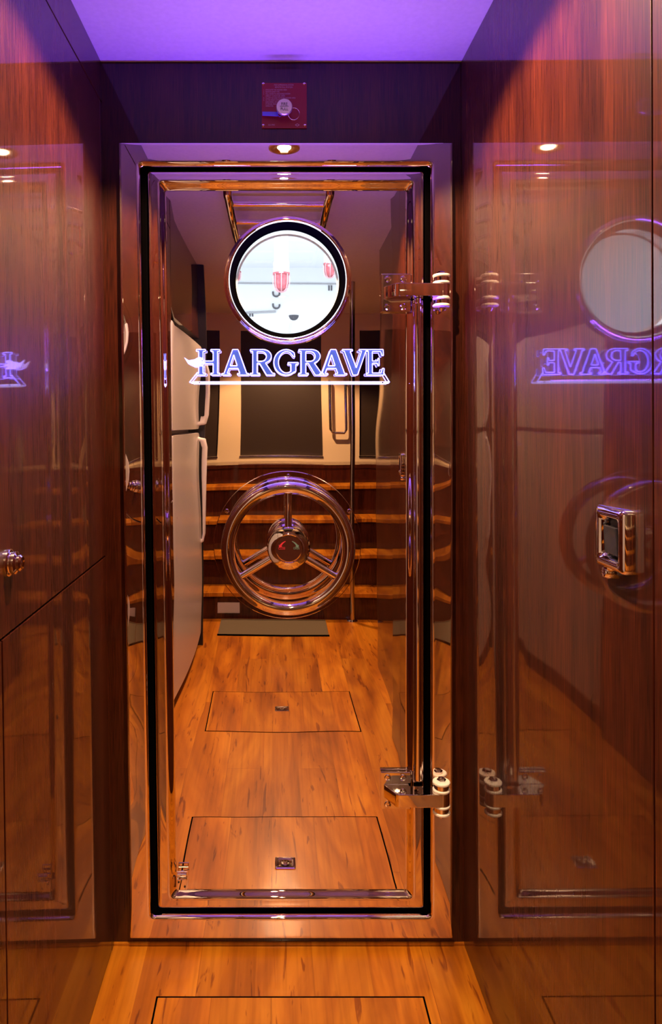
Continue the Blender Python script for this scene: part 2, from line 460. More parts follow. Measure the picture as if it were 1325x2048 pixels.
# leaf rim with bevel
YL, YP = 0.006, -0.005
loops = [(LEAF_O, -0.030, 6), (LEAF_O, 0.004, 6), (lerpq(LEAF_O, BEV_O, 0.08), 0.0055, 6), (lerpq(LEAF_O, BEV_O, 0.2), YL, 6)]
for k in range(1, 6): loops.append((lerpq(LEAF_O, BEV_O, 0.2+0.8*k/5), YL + 0.0006*(k/5)**2, 6+2*k/5))
for k in range(1, 13):
    t = k/12; s = 0.5 - 0.5*math.cos(PI*t)
    loops.append((lerpq(BEV_O, BEV_I, t), (YL+0.0006)*(1-s) + YP*s, 8 - 4*t))
bm = bmesh.new(); loft(bm, loops, None, 110)
finish('leaf_rim', bm, M_MIRROR, door, sharp=50)
# main sheet as a fine grid with the porthole cut out
bm = bmesh.new()
NX, NZ = 150, 420; vv = {}
for j in range(NZ+1):
    py = 380.5 + (1780.5-380.5)*j/NZ
    xa = 331.5 + (py-381)/1399*22
    for i in range(NX+1):
        px = xa + (812.5-xa)*i/NX
        w_ = P(px, py); vv[i, j] = bm.verts.new((w_.x, -(YP+0.0002) - waves(px, py), w_.z)); vv[i, j, 'p'] = (px, py)
for j in range(NZ):
    for i in range(NX):
        px, py = vv[i, j, 'p']
        if math.hypot(px+1.6-HC[0], py+1.6-HC[1]) < 114: continue
        bm.faces.new((vv[i, j], vv[i+1, j], vv[i+1, j+1], vv[i, j+1]))
bmesh.ops.delete(bm, geom=[v for v in bm.verts if not v.link_faces], context='VERTS')
finish('polished_panel', bm, M_MIRROR, door, sharp=60)
# rear skin of the leaf with hole
bm = bmesh.new()
hc = P(*HC)
N = 64; inner = [bm.verts.new((hc.x + 0.118*math.cos(2*PI*i/N), 0.055, hc.z + 0.118*math.sin(2*PI*i/N))) for i in range(N)]
a, b = P(300, 340), P(856, 1820)
def sqp(i):
    t = 2*PI*i/N; c, s = math.cos(t), math.sin(t); k = 1/max(abs(c), abs(s)); c *= k; s *= k
    x = hc.x + (c*(b.x-hc.x) if c > 0 else c*(hc.x-a.x)); z = hc.z + (s*(a.z-hc.z) if s > 0 else s*(hc.z-b.z)); return (x, 0.055, z)
outer = [bm.verts.new(sqp(i)) for i in range(N)]
for i in range(N):
    j = (i+1) % N; bm.faces.new((inner[i], inner[j], outer[j], outer[i]))
finish('rear_skin', bm, M_WHITE, door, smooth=False)

# porthole
ph = sub('porthole', door, (hc.x, 0, hc.z))
r0 = 127/S
prof = [(r0, 0.004), (r0, -0.008), (r0-0.001, -0.0105)]
for k in range(0, 13):
    t = k/12.0; prof.append((r0-0.002 - t*0.0115, -0.0115 - 0.0075*math.sin(t*PI*0.9)))
prof += [(0.1325, -0.010), (0.1318, 0.0)]
bm = bmesh.new(); lathe(bm, prof, (hc.x, 0, hc.z), (0, 1, 0), 96); finish('bezel_ring', bm, M_MIRROR, ph, sharp=50)
bm = bmesh.new(); lathe(bm, [(0.1345, -0.008), (0.1345, -0.0125), (0.1328, -0.0138), (0.1300, -0.010), (0.1245, 0.002), (0.1205, 0.008), (0.1198, 0.012), (0.125, 0.014)], (hc.x, 0, hc.z), (0, 1, 0), 96)
finish('window_seal', bm, M_RUBBER, ph)
bm = bmesh.new(); lathe(bm, [(0.1205, 0.010), (0.1205, 0.058), (0.1265, 0.060), (0.135, 0.066), (0.142, 0.064)], (hc.x, 0, hc.z), (0, 1, 0), 96)
finish('inner_sleeve', bm, M_CHROME, ph)
bm = bmesh.new(); cyl(bm, (hc.x, 0.012, hc.z), (0, 1, 0), 0.1203, 0.006, 96); finish('porthole_pane', bm, M_GLASS, ph)

# handwheel
WY = 0.078
wc = P(578, 1097, WY); wb = P(575, 1090, 0)
hw = sub('handwheel', door, (wc.x, -0.0, wc.z))
bm = bmesh.new(); rp = 148/S
lathe(bm, [(0, 0.0), (rp-0.0015, 0.0), (rp, -0.0012), (rp, -0.0030), (rp-0.0015, -0.004), (0, -0.0042)][::-1], (wb.x, 0.006, wb.z), (0, 1, 0), 96)
for v in bm.verts: pass
finish('backing_disc', bm, M_MIRROR, hw, sharp=20)
for (sx, sy) in ((577, 952), (454, 1022), (699, 1022)):
    c = P(sx, sy, 0); bm = bmesh.new()
    lathe(bm, [(0.0048, 0), (0.0048, 0.0018), (0.0035, 0.003), (0.0018, 0.003), (0.0016, 0.0012), (0, 0.0012)], (c.x, 0.002, c.z), (0, -1, 0), 20)
    finish('screw', bm, M_CHROME, hw)
kf = (D-WY+0.012)/F
rc = P(577, 1096, WY-0.012); RM = 121*kf
bm = bmesh.new(); tube(bm, [(rc.x + RM*math.cos(2*PI*i/120), rc.y, rc.z + RM*math.sin(2*PI*i/120)) for i in range(120)], 0.0148, 24, closed=True)
finish('rim', bm, M_CHROME, hw)
for ang in (90, 211, -31):
    a_ = R(ang); d = Vector((math.cos(a_), 0, math.sin(a_))); bm = bmesh.new()
    p0 = Vector((rc.x, rc.y-0.002, rc.z)) + d*0.03; p1 = Vector((rc.x, rc.y, rc.z)) + d*(RM-0.006)
    tube(bm, [p0, p0.lerp(p1, 0.5), p1], 0.0078, 20)
    finish('spoke', bm, M_CHROME, hw)
bm = bmesh.new()
lathe(bm, [(0.050, 0.0), (0.050, 0.004), (0.044, 0.008), (0.043, 0.055), (0.0465, 0.058), (0.0475, 0.064), (0.0470, 0.078), (0.0445, 0.0815), (0.034, 0.0828), (0.0315, 0.0838), (0.0295, 0.0826), (0, 0.0826)], (wc.x, 0.002, wc.z), (0, -1, 0), 72)
finish('hub', bm, M_CHROME, hw, sharp=28)
bm = bmesh.new(); lathe(bm, [(0.0275, 0), (0.0275, 0.0006), (0, 0.0006)], (wc.x, -0.0806, wc.z), (0, -1, 0), 48)
finish('hub_cap', bm, plain('copper_toned_disc', (0.20, 0.08, 0.07), 0.25, 0.9), hw)
ty = -0.0818
text_obj('close_marking', [('CLOSE', 0.0075, (wc.x-0.0155, ty, wc.z-0.0015), 'CENTER', 0.68)], M_REDP, hw)
text_obj('open_marking', [('OPEN', 0.0075, (wc.x+0.0165, ty, wc.z-0.0015), 'CENTER', 0.68)], M_GREENP, hw)
for sgn, mt, nme in ((-1, M_REDP, 'close_arrow'), (1, M_GREENP, 'open_arrow')):
    pts_o = []; pts_i = []
    for k in range(9):
        t = R(70 - 42*k/8); wd = 0.0006 + 0.0016*k/8
        pts_o.append(((0.0205+wd)*math.cos(t), (0.0205+wd)*math.sin(t))); pts_i.append(((0.0205-wd)*math.cos(t), (0.0205-wd)*math.sin(t)))
    t = R(28); head = [((0.0205-0.0045)*math.cos(t), (0.0205-0.0045)*math.sin(t)), (0.0215*math.cos(R(14)), 0.0215*math.sin(R(14))), ((0.0205+0.0045)*math.cos(t), (0.0205+0.0045)*math.sin(t))]
    cont = pts_i + head + pts_o[::-1]
    poly_obj(nme, [[(sgn*x, y) for x, y in cont]], 0.0003, lambda u, v, w_: (wc.x+u, ty+w_, wc.z+v-0.003), mt, hw)

# hinges
def rounded_plate(bm, x0, x1, z0, z1, ya, yb, bev=0.0015): box(bm, (x0, min(ya, yb), z0), (x1, max(ya, yb), z1), bev)
def hinge(yt, yb, low):
    a = P(762, yt, 0.004); b = P(822, yb, 0.004); hz = (a.z+b.z)/2
    h = sub('hinge', door, (a.x, 0, hz))
    # base: two lugs above and below a raised centre block
    bm = bmesh.new(); rounded_plate(bm, a.x, b.x, b.z, a.z, 0.004, -0.008, 0.002); finish('base_plate', bm, M_CHROME, h)
    for ix, px in enumerate((776, 807)):
        for iz, fz in enumerate((0.14, 0.86)):
            cx = P(px, yt, 0.008).x; cz = b.z + (a.z-b.z)*fz; bm = bmesh.new()
            lathe(bm, [(0.0075, 0.0), (0.0075, 0.0008), (0.0062, 0.0022), (0.0032, 0.0026), (0.0028, 0.001), (0, 0.001)], (cx, -0.008, cz), (0, -1, 0), 24)
            finish('screw', bm, M_CHROME, h)
    # wedge arm: rises from the plate then reaches right to the pin
    k = 0.0125
    zt, zb = hz + 0.0145, hz - 0.0145
    xa, xb, xc = a.x + 0.006, P(795, 0, 0.045).x, P(903, 0, 0.05).x - 0.018
    Yo = 0.052
    prof = [(xa, 0.008), (xb-0.004, Yo-0.004), (xb+0.003, Yo), (xc, Yo), (xc, Yo-0.036), (xb+0.03, Yo-0.036), (b.x-0.004, 0.008)]
    bm = bmesh.new(); prism(bm, [(x, -y, zb) for x, y in prof], [(x, -y, zt) for x, y in prof], 0.0016); finish('arm', bm, M_CHROME, h)
    pc = (xc, -(Yo-0.018))
    bm = bmesh.new(); cyl(bm, (pc[0], pc[1], zb), (0, 0, 1), 0.018, zt-zb, 36, 0.0012); finish('knuckle', bm, M_CHROME, h)
    for z0, r_, hh in ((zt+0.0002, 0.0195, 0.0055), (zt+0.0162, 0.0195, 0.006), (zb-0.0057, 0.0195, 0.0055), (zb-0.0222, 0.0195, 0.006)):
        bm = bmesh.new(); cyl(bm, (pc[0], pc[1], z0), (0, 0, 1), r_, hh, 36, 0.0015); finish('nylon_washer', bm, M_NYLON, h)
    for z0 in (zt+0.0057, zb-0.0162):
        bm = bmesh.new(); cyl(bm, (pc[0], pc[1], z0), (0, 0, 1), 0.0165, 0.0105, 36, 0.001)
        box(bm, (pc[0]-0.012, pc[1]+0.002, z0+0.001), (pc[0]+0.012, 0.02, z0+0.0095), 0.001)
        finish('frame_lug', bm, M_CHROME, h)
    bm = bmesh.new(); lathe(bm, [(0.011, 0), (0.011, 0.003), (0.0085, 0.006), (0, 0.0068)], (pc[0], pc[1], zt+0.0222), (0, 0, 1), 6)
    lathe(bm, [(0.009, 0), (0.009, 0.004), (0.004, 0.010), (0, 0.011)], (pc[0], pc[1], zb-0.0222), (0, 0, -1), 20); finish('pin', bm, M_CHROME, h)
hinge(548, 625, False); hinge(1543, 1617, True)
# long torsion rod between the hinges
a = P(836, 606, 0.022); b = P(836, 1560, 0.022)
bm = bmesh.new(); cyl(bm, (a.x, a.y, b.z), (0, 0, 1), 0.0098, a.z-b.z, 32, 0.002)
cyl(bm, (a.x, a.y, a.z-0.002), (0, 0, 1), 0.0085, 0.012, 24, 0.001)
finish('torsion_rod', bm, M_CHROME, door)
# little hook bracket low on the leaf
q = sub('hook_bracket', door, P(364, 1760, 0))
bm = bmesh.new(); a = P(354, 1779, 0.0); b = P(375, 1758, 0.0); box(bm, (a.x, -0.002, a.z), (b.x, 0.006, b.z), 0.0008); finish('base_plate', bm, M_CHROME, q)
bm = bmesh.new(); a = P(355, 1757, 0.01); b = P(374, 1743, 0.01)
tube(bm, [(a.x, -0.004, a.z), (b.x, -0.012, a.z), (b.x, -0.012, b.z), (a.x, -0.012, b.z)], 0.0017, 8, closed=True)
tube(bm, [(a.x, -0.009, (a.z+b.z)/2), (b.x, -0.009, (a.z+b.z)/2)], 0.003, 10)
finish('hook_loop', bm, M_CHROME, q)
for px, py in ((358, 1763), (370, 1772)):
    c = P(px, py, 0); bm = bmesh.new(); cyl(bm, (c.x, -0.002, c.z), (0, -1, 0), 0.0022, 0.001, 12); finish('screw', bm, M_DARKIN, q)

# ---------------------------------------------------------------- sign
so = P(578, 766, 0.02)
sign = thing('illuminated_sign', so, 'glowing blue edge-lit acrylic letters HARGRAVE over a straight base line, below the porthole', 'sign')
YS = 0.010
def arc(cx, cy, rx, ry, a0, a1, n):
    return [(cx + rx*math.cos(R(a0+(a1-a0)*k/n)), cy + ry*math.sin(R(a0+(a1-a0)*k/n))) for k in range(n+1)]
LET = {
 'H': [[(0,0),(.38,0),(.38,.07),(.28,.07),(.28,.45),(.70,.45),(.70,.07),(.60,.07),(.60,0),(.98,0),(.98,.07),(.88,.07),(.88,.93),(.98,.93),(.98,1),(.60,1),(.60,.93),(.70,.93),(.70,.55),(.28,.55),(.28,.93),(.38,.93),(.38,1),(0,1),(0,.93),(.10,.93),(.10,.07),(0,.07)]],
 'A': [[(0,0),(.30,0),(.30,.06),(.20,.06),(.27,.26),(.60,.26),(.67,.06),(.58,.06),(.58,0),(1.0,0),(1.0,.06),(.92,.06),(.60,1),(.40,1),(.08,.06),(0,.06)], [(.31,.36),(.57,.36),(.44,.80)]],
 'R': [[(0,0),(.38,0),(.38,.07),(.28,.07),(.28,.46),(.38,.46),(.66,0),(1.0,0),(1.0,.06),(.90,.08),(.62,.47)] + arc(.52,.735,.34,.265,-50,90,10) + [(0,1),(0,.93),(.10,.93),(.10,.07),(0,.07)], [(.28,.54),(.28,.92)] + arc(.46,.73,.20,.19,90,-90,8)],
 'G': [arc(.5,.5,.5,.5,48,308,26) + [(.90,.14),(.90,.42),(1.0,.42),(1.0,.49),(.58,.49),(.58,.42),(.70,.42),(.70,.14)] + arc(.52,.5,.33,.42,300,60,20) + [(.80,.72),(.86,.70)]],
 'V': [[(0,1),(.40,1),(.40,.94),(.31,.94),(.55,.28),(.76,.94),(.66,.94),(.66,1),(1.0,1),(1.0,.94),(.93,.94),(.60,0),(.42,0),(.08,.94),(0,.94)]],
 'E': [[(0,0),(.98,0),(1.0,.26),(.90,.26),(.82,.08),(.34,.08),(.34,.46),(.62,.46),(.66,.36),(.72,.36),(.72,.66),(.66,.66),(.62,.55),(.34,.55),(.34,.92),(.80,.92),(.88,.76),(.96,.76),(.94,1),(0,1),(0,.93),(.12,.93),(.12,.07),(0,.07)]],
}
spans = [('H', 393, 441), ('A', 444, 498), ('R', 501, 550), ('G', 548, 597), ('R', 598, 648), ('A', 640, 694), ('V', 685, 736), ('E', 733, 769)]
def sgn_pt(px, py, Y=YS): return P(px, py, Y)
def outline(bm, pts, r=0.0011, Y=YS+0.0035, closed=True):
    ps = []
    n = len(pts)
    for i in range(n if closed else n-1):
        a = P(*pts[i], Y); b = P(*pts[(i+1) % n], Y); L = (b-a).length
        e = min(0.0006, L*0.3); d = (b-a).normalized() if L > 1e-7 else Vector((0,0,0))
        ps += [a + d*e, b - d*e]
    tube(bm, ps, r, 6, closed=closed)
for ch, x0, x1 in spans:
    y0, y1 = 750, 699
    conts = [[(x0 + (x1-x0)*u, y0 + (y1-y0)*v) for u, v in c] for c in LET[ch]]
    def tw(u, v, w_):
        p = P(u, -v, YS); return (p.x, p.y + w_, p.z)
    lt = poly_obj('letter', [[(u, -v) for u, v in c] for c in conts], 0.005, tw, M_ACRYL, sign)
    bm = bmesh.new()
    for c in conts: outline(bm, c)
    o = finish('letter_edge', bm, M_NEON, lt)
bm = bmesh.new()
outline(bm, [(396, 744), (379, 765), (780, 765), (767, 744)], 0.0012, closed=False)
finish('base_edge', bm, M_NEON, sign)
bm = bmesh.new(); a = P(384, 767.5, YS+0.004); b = P(777, 763, YS-0.002); box(bm, (a.x, a.y, a.z), (b.x, b.y, b.z), 0.0006); finish('base_bar', bm, M_NEONB, sign)
fl = [(369, 715), (378, 721), (390, 719), (399, 714), (408, 717), (403, 722), (412, 725), (403, 728), (408, 733), (398, 733), (388, 733), (377, 728)]
poly_obj('emblem', [[(u, -v) for u, v in fl]], 0.005, lambda u, v, w_: (P(u, -v, YS).x, -YS-0.002+w_, P(u, -v, YS).z), M_NEONB, sign)
for px in (400, 765):   # standoffs carrying the base bar
    c = P(px, 765, YS); bm = bmesh.new(); cyl(bm, (c.x, 0.006, c.z), (0, -1, 0), 0.0018, 0.022, 12); finish('standoff', bm, M_CHROME, sign)
sl = lamp('sign_led_strip', 'AREA', P(578, 762, 0.034), SIGN_POWER, BLUE, (-(PI-0.06), 0, 0), shape='RECTANGLE', size=0.42, size_y=0.012)

# ---------------------------------------------------------------- fire pull station
fp = thing('fire_pull_station', P(569, 257, 0), 'square maroon fire pull plate with a round metal knob, above the steel door', 'fire alarm')
a = P(524, 257, 0.002); b = P(614, 166, 0.002)
bm = bmesh.new(); box(bm, (a.x, -0.003, a.z), (b.x, 0.0, b.z), 0.0006); finish('plate', bm, M_RED, fp)
for px, py in ((527, 169), (609, 169), (527, 252), (610, 252)):
    c = P(px, py); bm = bmesh.new(); lathe(bm, [(0.003, 0), (0.003, 0.001), (0.0015, 0.0022), (0, 0.0024)], (c.x, -0.003, c.z), (0, -1, 0), 14); finish('screw', bm, M_CHROME, fp)
tl = []
def L_(s, px, py, al='LEFT', size=0.0046, sx=0.83): 
    c = P(px, py, 0.003); tl.append((s, size, (c.x, -0.0033, c.z), al, sx))
L_('FIRE SUPPRESSION SYSTEM', 568, 171.5, 'CENTER'); L_('REMOTE PULL STATION', 568, 176, 'CENTER')
rows = [('1.', 'EVACUATE THE HAZARD AREA'), ('2.', 'REMOVE SAFETY PIN'), ('3.', 'PULL KNOB TO DISCHARGE SYSTEM'), ('', '(ABOUT 1/2 INCH OR 13MM)'), ('4.', 'ALLOW NO ONE TO ENTER HAZARD AREA'), ('5.', 'IN THE EVENT SYSTEM DOES NOT'), ('', 'DISCHARGE, GO TO CYLINDER'), ('', 'STORAGE AREA AND USE THE LOCAL'), ('', 'OPERATOR')]
for i, (n_, s_) in enumerate(rows):
    if n_: L_(n_, 527, 181 + 4.05*i, size=0.0042)
    L_(s_, 531.5, 181 + 4.05*i, size=0.0042)
L_('SEA-FIRE', 536.5, 251.5, size=0.0050); 
text_obj('printed_instructions', tl, M_PRINT, fp)
c = P(595, 250, 0.003)
poly_obj('approval_mark', [[(-0.0055, 0), (0, 0.0034), (0.0055, 0), (0, -0.0034)], [(-0.0035, 0), (0, 0.0022), (0.0035, 0), (0, -0.0022)]], 0.0003, lambda u, v, w_: (c.x+u, -0.0033+w_, c.z+v), M_PRINT, fp)
kc = P(569, 214, 0.03)
bm = bmesh.new(); lathe(bm, [(0.009, 0), (0.009, 0.016), (0.0155, 0.020), (0.0182, 0.023), (0.0185, 0.029), (0.0172, 0.031), (0, 0.0312)], (kc.x, -0.002, kc.z), (0, -1, 0), 40)
kn = finish('pull_knob', bm, M_KNOBFACE, fp, sharp=25)
text_obj('knob_lettering', [('FIRE', 0.0095, (kc.x, -0.0336, kc.z+0.0022), 'CENTER', 0.85), ('PULL', 0.0095, (kc.x, -0.0336, kc.z-0.0090), 'CENTER', 0.85)], M_BLACKP, kn)
bm = bmesh.new(); box(bm, (kc.x-0.010, -0.0338, kc.z-0.0002), (kc.x+0.010, -0.0333, kc.z+0.0005)); finish('knob_rule', bm, M_BLACKP, kn)
rcn = P(588, 228, 0.012)
bm = bmesh.new(); tube(bm, [(rcn.x+0.0128*math.cos(2*PI*i/40), rcn.y - 0.002*math.sin(2*PI*i/40), rcn.z+0.0128*math.sin(2*PI*i/40)) for i in range(40)], 0.0009, 8, closed=True)
tube(bm, [(rcn.x-0.0128, rcn.y, rcn.z+0.003), (kc.x-0.02, rcn.y, kc.z-0.008)], 0.0009, 8)
finish('safety_pin_ring', bm, M_CHROME, fp)
a = P(525, 232, 0.012); b = P(556, 223.5, 0.012)
bm = bmesh.new(); prism(bm, [(a.x, a.y, a.z+0.001), (b.x, a.y, a.z-0.0008), (b.x, a.y-0.0012, a.z-0.0008), (a.x, a.y-0.0012, a.z+0.001)], [(a.x, a.y, b.z), (b.x+0.001, a.y, b.z-0.0005), (b.x+0.001, a.y-0.0012, b.z-0.0005), (a.x, a.y-0.0012, b.z)], 0.0004)
tube(bm, [(b.x, a.y, (a.z+b.z)/2-0.002), (b.x+0.004, a.y, a.z-0.002), (kc.x-0.006, a.y, kc.z-0.012)], 0.0006, 6)
finish('plastic_tag', bm, M_TAG, fp)

# ---------------------------------------------------------------- downlights
dl_labels = ['small brass-rimmed ceiling downlight nearest the steel door, reflected at the top of its frame', 'middle ceiling downlight over the galley passage, reflected in the door', 'ceiling downlight over the steps at the far end of the reflection']
def downlight(x, Y, label):
    t = thing('ceiling_downlight', (x, -Y, CEIL), label, 'ceiling light', 'round ceiling downlights')
    bm = bmesh.new(); lathe(bm, [(0.048, 0.0), (0.047, 0.004), (0.040, 0.006), (0.028, 0.004), (0.020, 0.0005)], (x, -Y, CEIL-0.0002), (0, 0, -1), 40); finish('rim', bm, plain('aged_brass', (0.70, 0.48, 0.22), 0.25, 1.0), t)
    bm = bmesh.new(); lathe(bm, [(0.021, 0.0), (0.018, 0.0035), (0.010, 0.006), (0, 0.007)], (x, -Y, CEIL-0.0002), (0, 0, -1), 24); finish('bulb', bm, M_BULB, t)
for (x, Y, p_), lb in zip(DOWNLIGHTS, dl_labels): downlight(x, Y, lb)

# ---------------------------------------------------------------- cabinets on the left of the passage
lc = thing('tall_cabinet', (xl(0), -0.3, 0), 'glossy dark mahogany cabinet with upper and lower doors, left of the steel door', 'cabinet')
def panel(name, fx, sgn, Y0, Y1, z0, z1, parent, t=PT, mat=M_CAB, bev=0.0012):
    bm = bmesh.new()
    bot = [(fx(z0), -Y0, z0), (fx(z0), -Y1, z0), (fx(z0)+sgn*t, -Y1, z0), (fx(z0)+sgn*t, -Y0, z0)]
    top = [(fx(z1), -Y0, z1), (fx(z1), -Y1, z1), (fx(z1)+sgn*t, -Y1, z1), (fx(z1)+sgn*t, -Y0, z1)]
    prism(bm, bot, top, bev)
    return finish(name, bm, mat, parent)
ztop = ZC + (VY-206)/S; zmid = ZC + (VY-1107)/S
tq = PT - 0.0008
panel('top_rail', xl, -1, 0.0, 1.03, ztop+0.0015, CEIL-0.001, lc, tq)
panel('corner_stile', xl, -1, 0.0005, 0.022, 0.001, ztop-0.0015, lc, tq)
ud = panel('door', xl, -1, 0.0245, 0.690, zmid+0.002, ztop-0.0015, lc, tq)
panel('door', xl, -1, 0.0245, 0.624, 0.004, zmid-0.002, lc, tq)
panel('end_panel', xl, -1, 0.628, 1.03, 0.004, zmid-0.002, lc, tq)
panel('end_panel', xl, -1, 0.694, 1.03, zmid+0.002, ztop-0.0015, lc, tq)
kz = ZC - (1130-VY)*(0.985)/F
bm = bmesh.new(); lathe(bm, [(0.0195, 0), (0.0195, 0.003), (0.0175, 0.0045), (0.0155, 0.005), (0.0165, 0.008), (0.0160, 0.012), (0.0125, 0.014), (0.0115, 0.0145), (0.0118, 0.018), (0.009, 0.0205), (0, 0.0212)], (xl(kz), -0.600, kz), (1, 0, 0), 48)
finish('push_knob', bm, M_CHROME, ud, sharp=28)['label'] = 'stepped round chrome push knob'

# locker door on the right with its latch
rc_ = thing('tall_locker', (xr(0), -0.4, 0), 'glossy reddish mahogany locker with a square chrome latch, right of the steel door', 'cabinet')
rd = panel('door', xr, 1, 0.0015, 0.806, 0.003, CEIL-0.001, rc_, tq)
panel('end_panel', xr, 1, 0.8085, 1.029, 0.003, CEIL-0.001, rc_, tq)
z0, z1 = 1.019, 1.097; xf = xr(1.06)
lt = sub('latch', rc_, (xf, -0.73, 1.06))
def rect_ring(bm, yz0, yz1, prof):
    """nested rectangular loops: prof = (inset, protrusion, radius)"""
    rings = []
    for ins, pr, rad in prof:
        ya, yb, za, zb = yz0[0]+ins, yz1[0]-ins, yz0[1]+ins, yz1[1]-ins
        pts = []
        for (cy, cz, a0) in ((yb-rad, zb-rad, 0), (ya+rad, zb-rad, 90), (ya+rad, za+rad, 180), (yb-rad, za+rad, 270)):
            for k in range(7):
                t = R(a0 + 90*k/6); pts.append((cy+rad*math.cos(t), cz+rad*math.sin(t)))
        rings.append([bm.verts.new((xf - pr, -y, z)) for y, z in pts])
    for A, B in zip(rings, rings[1:]):
        m = len(A)
        for i in range(m): bm.faces.new((A[i], A[(i+1) % m], B[(i+1) % m], B[i]))
    return rings
bm = bmesh.new(); rg = rect_ring(bm, (0.693, z0), (0.767, z1), [(0, -0.001, 0.006), (0, 0.010, 0.006), (0.0015, 0.0135, 0.006), (0.006, 0.0155, 0.006), (0.012, 0.0145, 0.005), (0.0155, 0.009, 0.004), (0.0165, 0.001, 0.004)])
finish('bezel', bm, M_CHROME, lt, sharp=45)
bm = bmesh.new(); rg = rect_ring(bm, (0.709, z0+0.016), (0.751, z1-0.016), [(0, 0.0005, 0.002), (0.0005, 0.0015, 0.002)]); bm.faces.new(rg[-1]); finish('recess', bm, M_DARKIN, lt)
bm = bmesh.new(); prism(bm, [(xf-0.002, -0.7145, z0+0.019), (xf-0.011, -0.7145, z0+0.019), (xf-0.011, -0.746, z0+0.019), (xf-0.002, -0.746, z0+0.019)], [(xf-0.002, -0.7145, z1-0.024), (xf-0.0135, -0.7145, z1-0.024), (xf-0.0135, -0.746, z1-0.024), (xf-0.002, -0.746, z1-0.024)], 0.0012); finish('paddle', bm, M_SMOKE, lt)
bm = bmesh.new(); lathe(bm, [(0.0085, 0), (0.0085, 0.008), (0.006, 0.012), (0, 0.013)], (xf, -0.712, z0-0.007), (-1, 0, 0), 28); finish('lock_button', bm, M_CHROME, lt)

# ---------------------------------------------------------------- floor hatches
def hatch(x0, x1, Y0, Y1, pullY, label):
    t = thing('floor_hatch', ((x0+x1)/2, -(Y0+Y1)/2, 0), label, 'floor hatch', 'floor hatches in the cherry planking')
    bm = bmesh.new(); g = 0.004
    for lo, hi in (((x0, -Y0-g), (x1, -Y0)), ((x0, -Y1), (x1, -Y1+g)), ((x0, -Y1), (x0+g, -Y0)), ((x1-g, -Y1), (x1, -Y0))):
        box(bm, (lo[0], lo[1], -0.001), (hi[0], hi[1], 0.0006))
    finish('rubber_seal', bm, M_RUBBER, t)
    bm = bmesh.new(); box(bm, (x0+g, -Y1+g, -0.001), (x1-g, -Y0-g, 0.0012), 0.0005); finish('panel', bm, M_FLOOR, t)
    p = sub('lift_pull', t, (0.025, -pullY, 0.001))
    cx, cy = 0.030, -pullY
    bm = bmesh.new()
    prof = [(0, 0.0, .003), (0, 0.002, .003), (0.002, 0.0032, .003), (0.006, 0.0032, .003), (0.008, 0.0022, .003), (0.010, 0.0014, .003)]
    rings = []
    for ins, h, rad in prof:
        ring = []
        for (sx, sy, a0) in ((1, 1, 0), (-1, 1, 90), (-1, -1, 180), (1, -1, 270)):
            for k in range(5):
                a_ = R(a0+90*k/4); ring.append(bm.verts.new((cx + sx*(0.028-ins-rad) + rad*math.cos(a_), cy + sy*(0.023-ins-rad) + rad*math.sin(a_), 0.001+h)))
        rings.append(ring)
    for A, B in zip(rings, rings[1:]):
        for i in range(20): bm.faces.new((A[i], A[(i+1) % 20], B[(i+1) % 20], B[i]))
    bm.faces.new(rings[-1]); finish('pull_frame', bm, M_CHROME, p, sharp=25)
    bm = bmesh.new(); lathe(bm, [(0.0, 0.0), (0.011, 0.0002), (0.012, 0.0012), (0.0085, 0.0026), (0, 0.0034)], (cx, cy, 0.0024), (0, 0, 1), 24); finish('finger_ring', bm, M_CHROME, p)
    for sx in (-1, 1):
        for sy in (-1, 1):
            bm = bmesh.new(); lathe(bm, [(0.0022, 0), (0.0018, 0.001), (0, 0.0013)], (cx+sx*0.021, cy+sy*0.015, 0.0042), (0, 0, 1), 10); finish('screw', bm, M_CHROME, p)
hatch(-0.247, 0.314, 0.146, 0.505, 0.28, 'rectangular hatch in the orange planked floor, directly in front of the steel door')
hatch(-0.270, 0.335, 1.08, 1.47, 1.29, 'smaller-looking hatch further along the passage floor, seen reflected in the steel door')

# ---------------------------------------------------------------- galley behind the camera (seen in the polished door)
# fridge
fr_ = thing('refrigerator', (-0.7, -1.48, 0), 'tall white two-door fridge along the left of the reflected passage', 'refrigerator')
FX = -0.383
bm = bmesh.new(); box(bm, (-1.06, -2.07, 0.03), (FX-0.045, -1.06, 1.575), 0.01); finish('body', bm, M_FRIDGE, fr_)
def fridge_door(z0, z1):
    bm = bmesh.new()
    # slightly crowned front with rounded edges
    n = 24; fr = []
    for k in range(n+1):
        t = -1 + 2*k/n; fr.append((FX + 0.010*(1-t*t), -(1.555 + 0.495*t)))
    pts = [(FX-0.045, -1.06)] + fr + [(FX-0.045, -2.05)]
    prism(bm, [(x, y, z0) for x, y in pts], [(x, y, z1) for x, y in pts])
    es = [e for e in bm.edges if abs(abs(e.verts[0].co.z-e.verts[1].co.z)-(z1-z0)) > 1e-4 and min(e.verts[0].co.x, e.verts[1].co.x) > FX-0.02]
    bmesh.ops.bevel(bm, geom=es, offset=0.012, segments=4, profile=0.5, affect='EDGES')
    return bm
for (z0, z1, hz0, hz1) in ((1.165, 1.59, 1.185, 1.50), (0.09, 1.145, 0.58, 1.12)):
    d_ = finish('door', fridge_door(z0, z1), M_FRIDGE, fr_, sharp=35)
    bm = bmesh.new(); Y = 1.99
    tube(bm, [(FX-0.01, -Y, hz0), (FX+0.018, -Y, hz0+0.012), (FX+0.027, -Y, hz0+0.05), (FX+0.029, -Y, (hz0+hz1)/2), (FX+0.027, -Y, hz1-0.05), (FX+0.018, -Y, hz1-0.012), (FX-0.01, -Y, hz1)], 0.011, 14)
    finish('handle', bm, M_FHAND, d_)
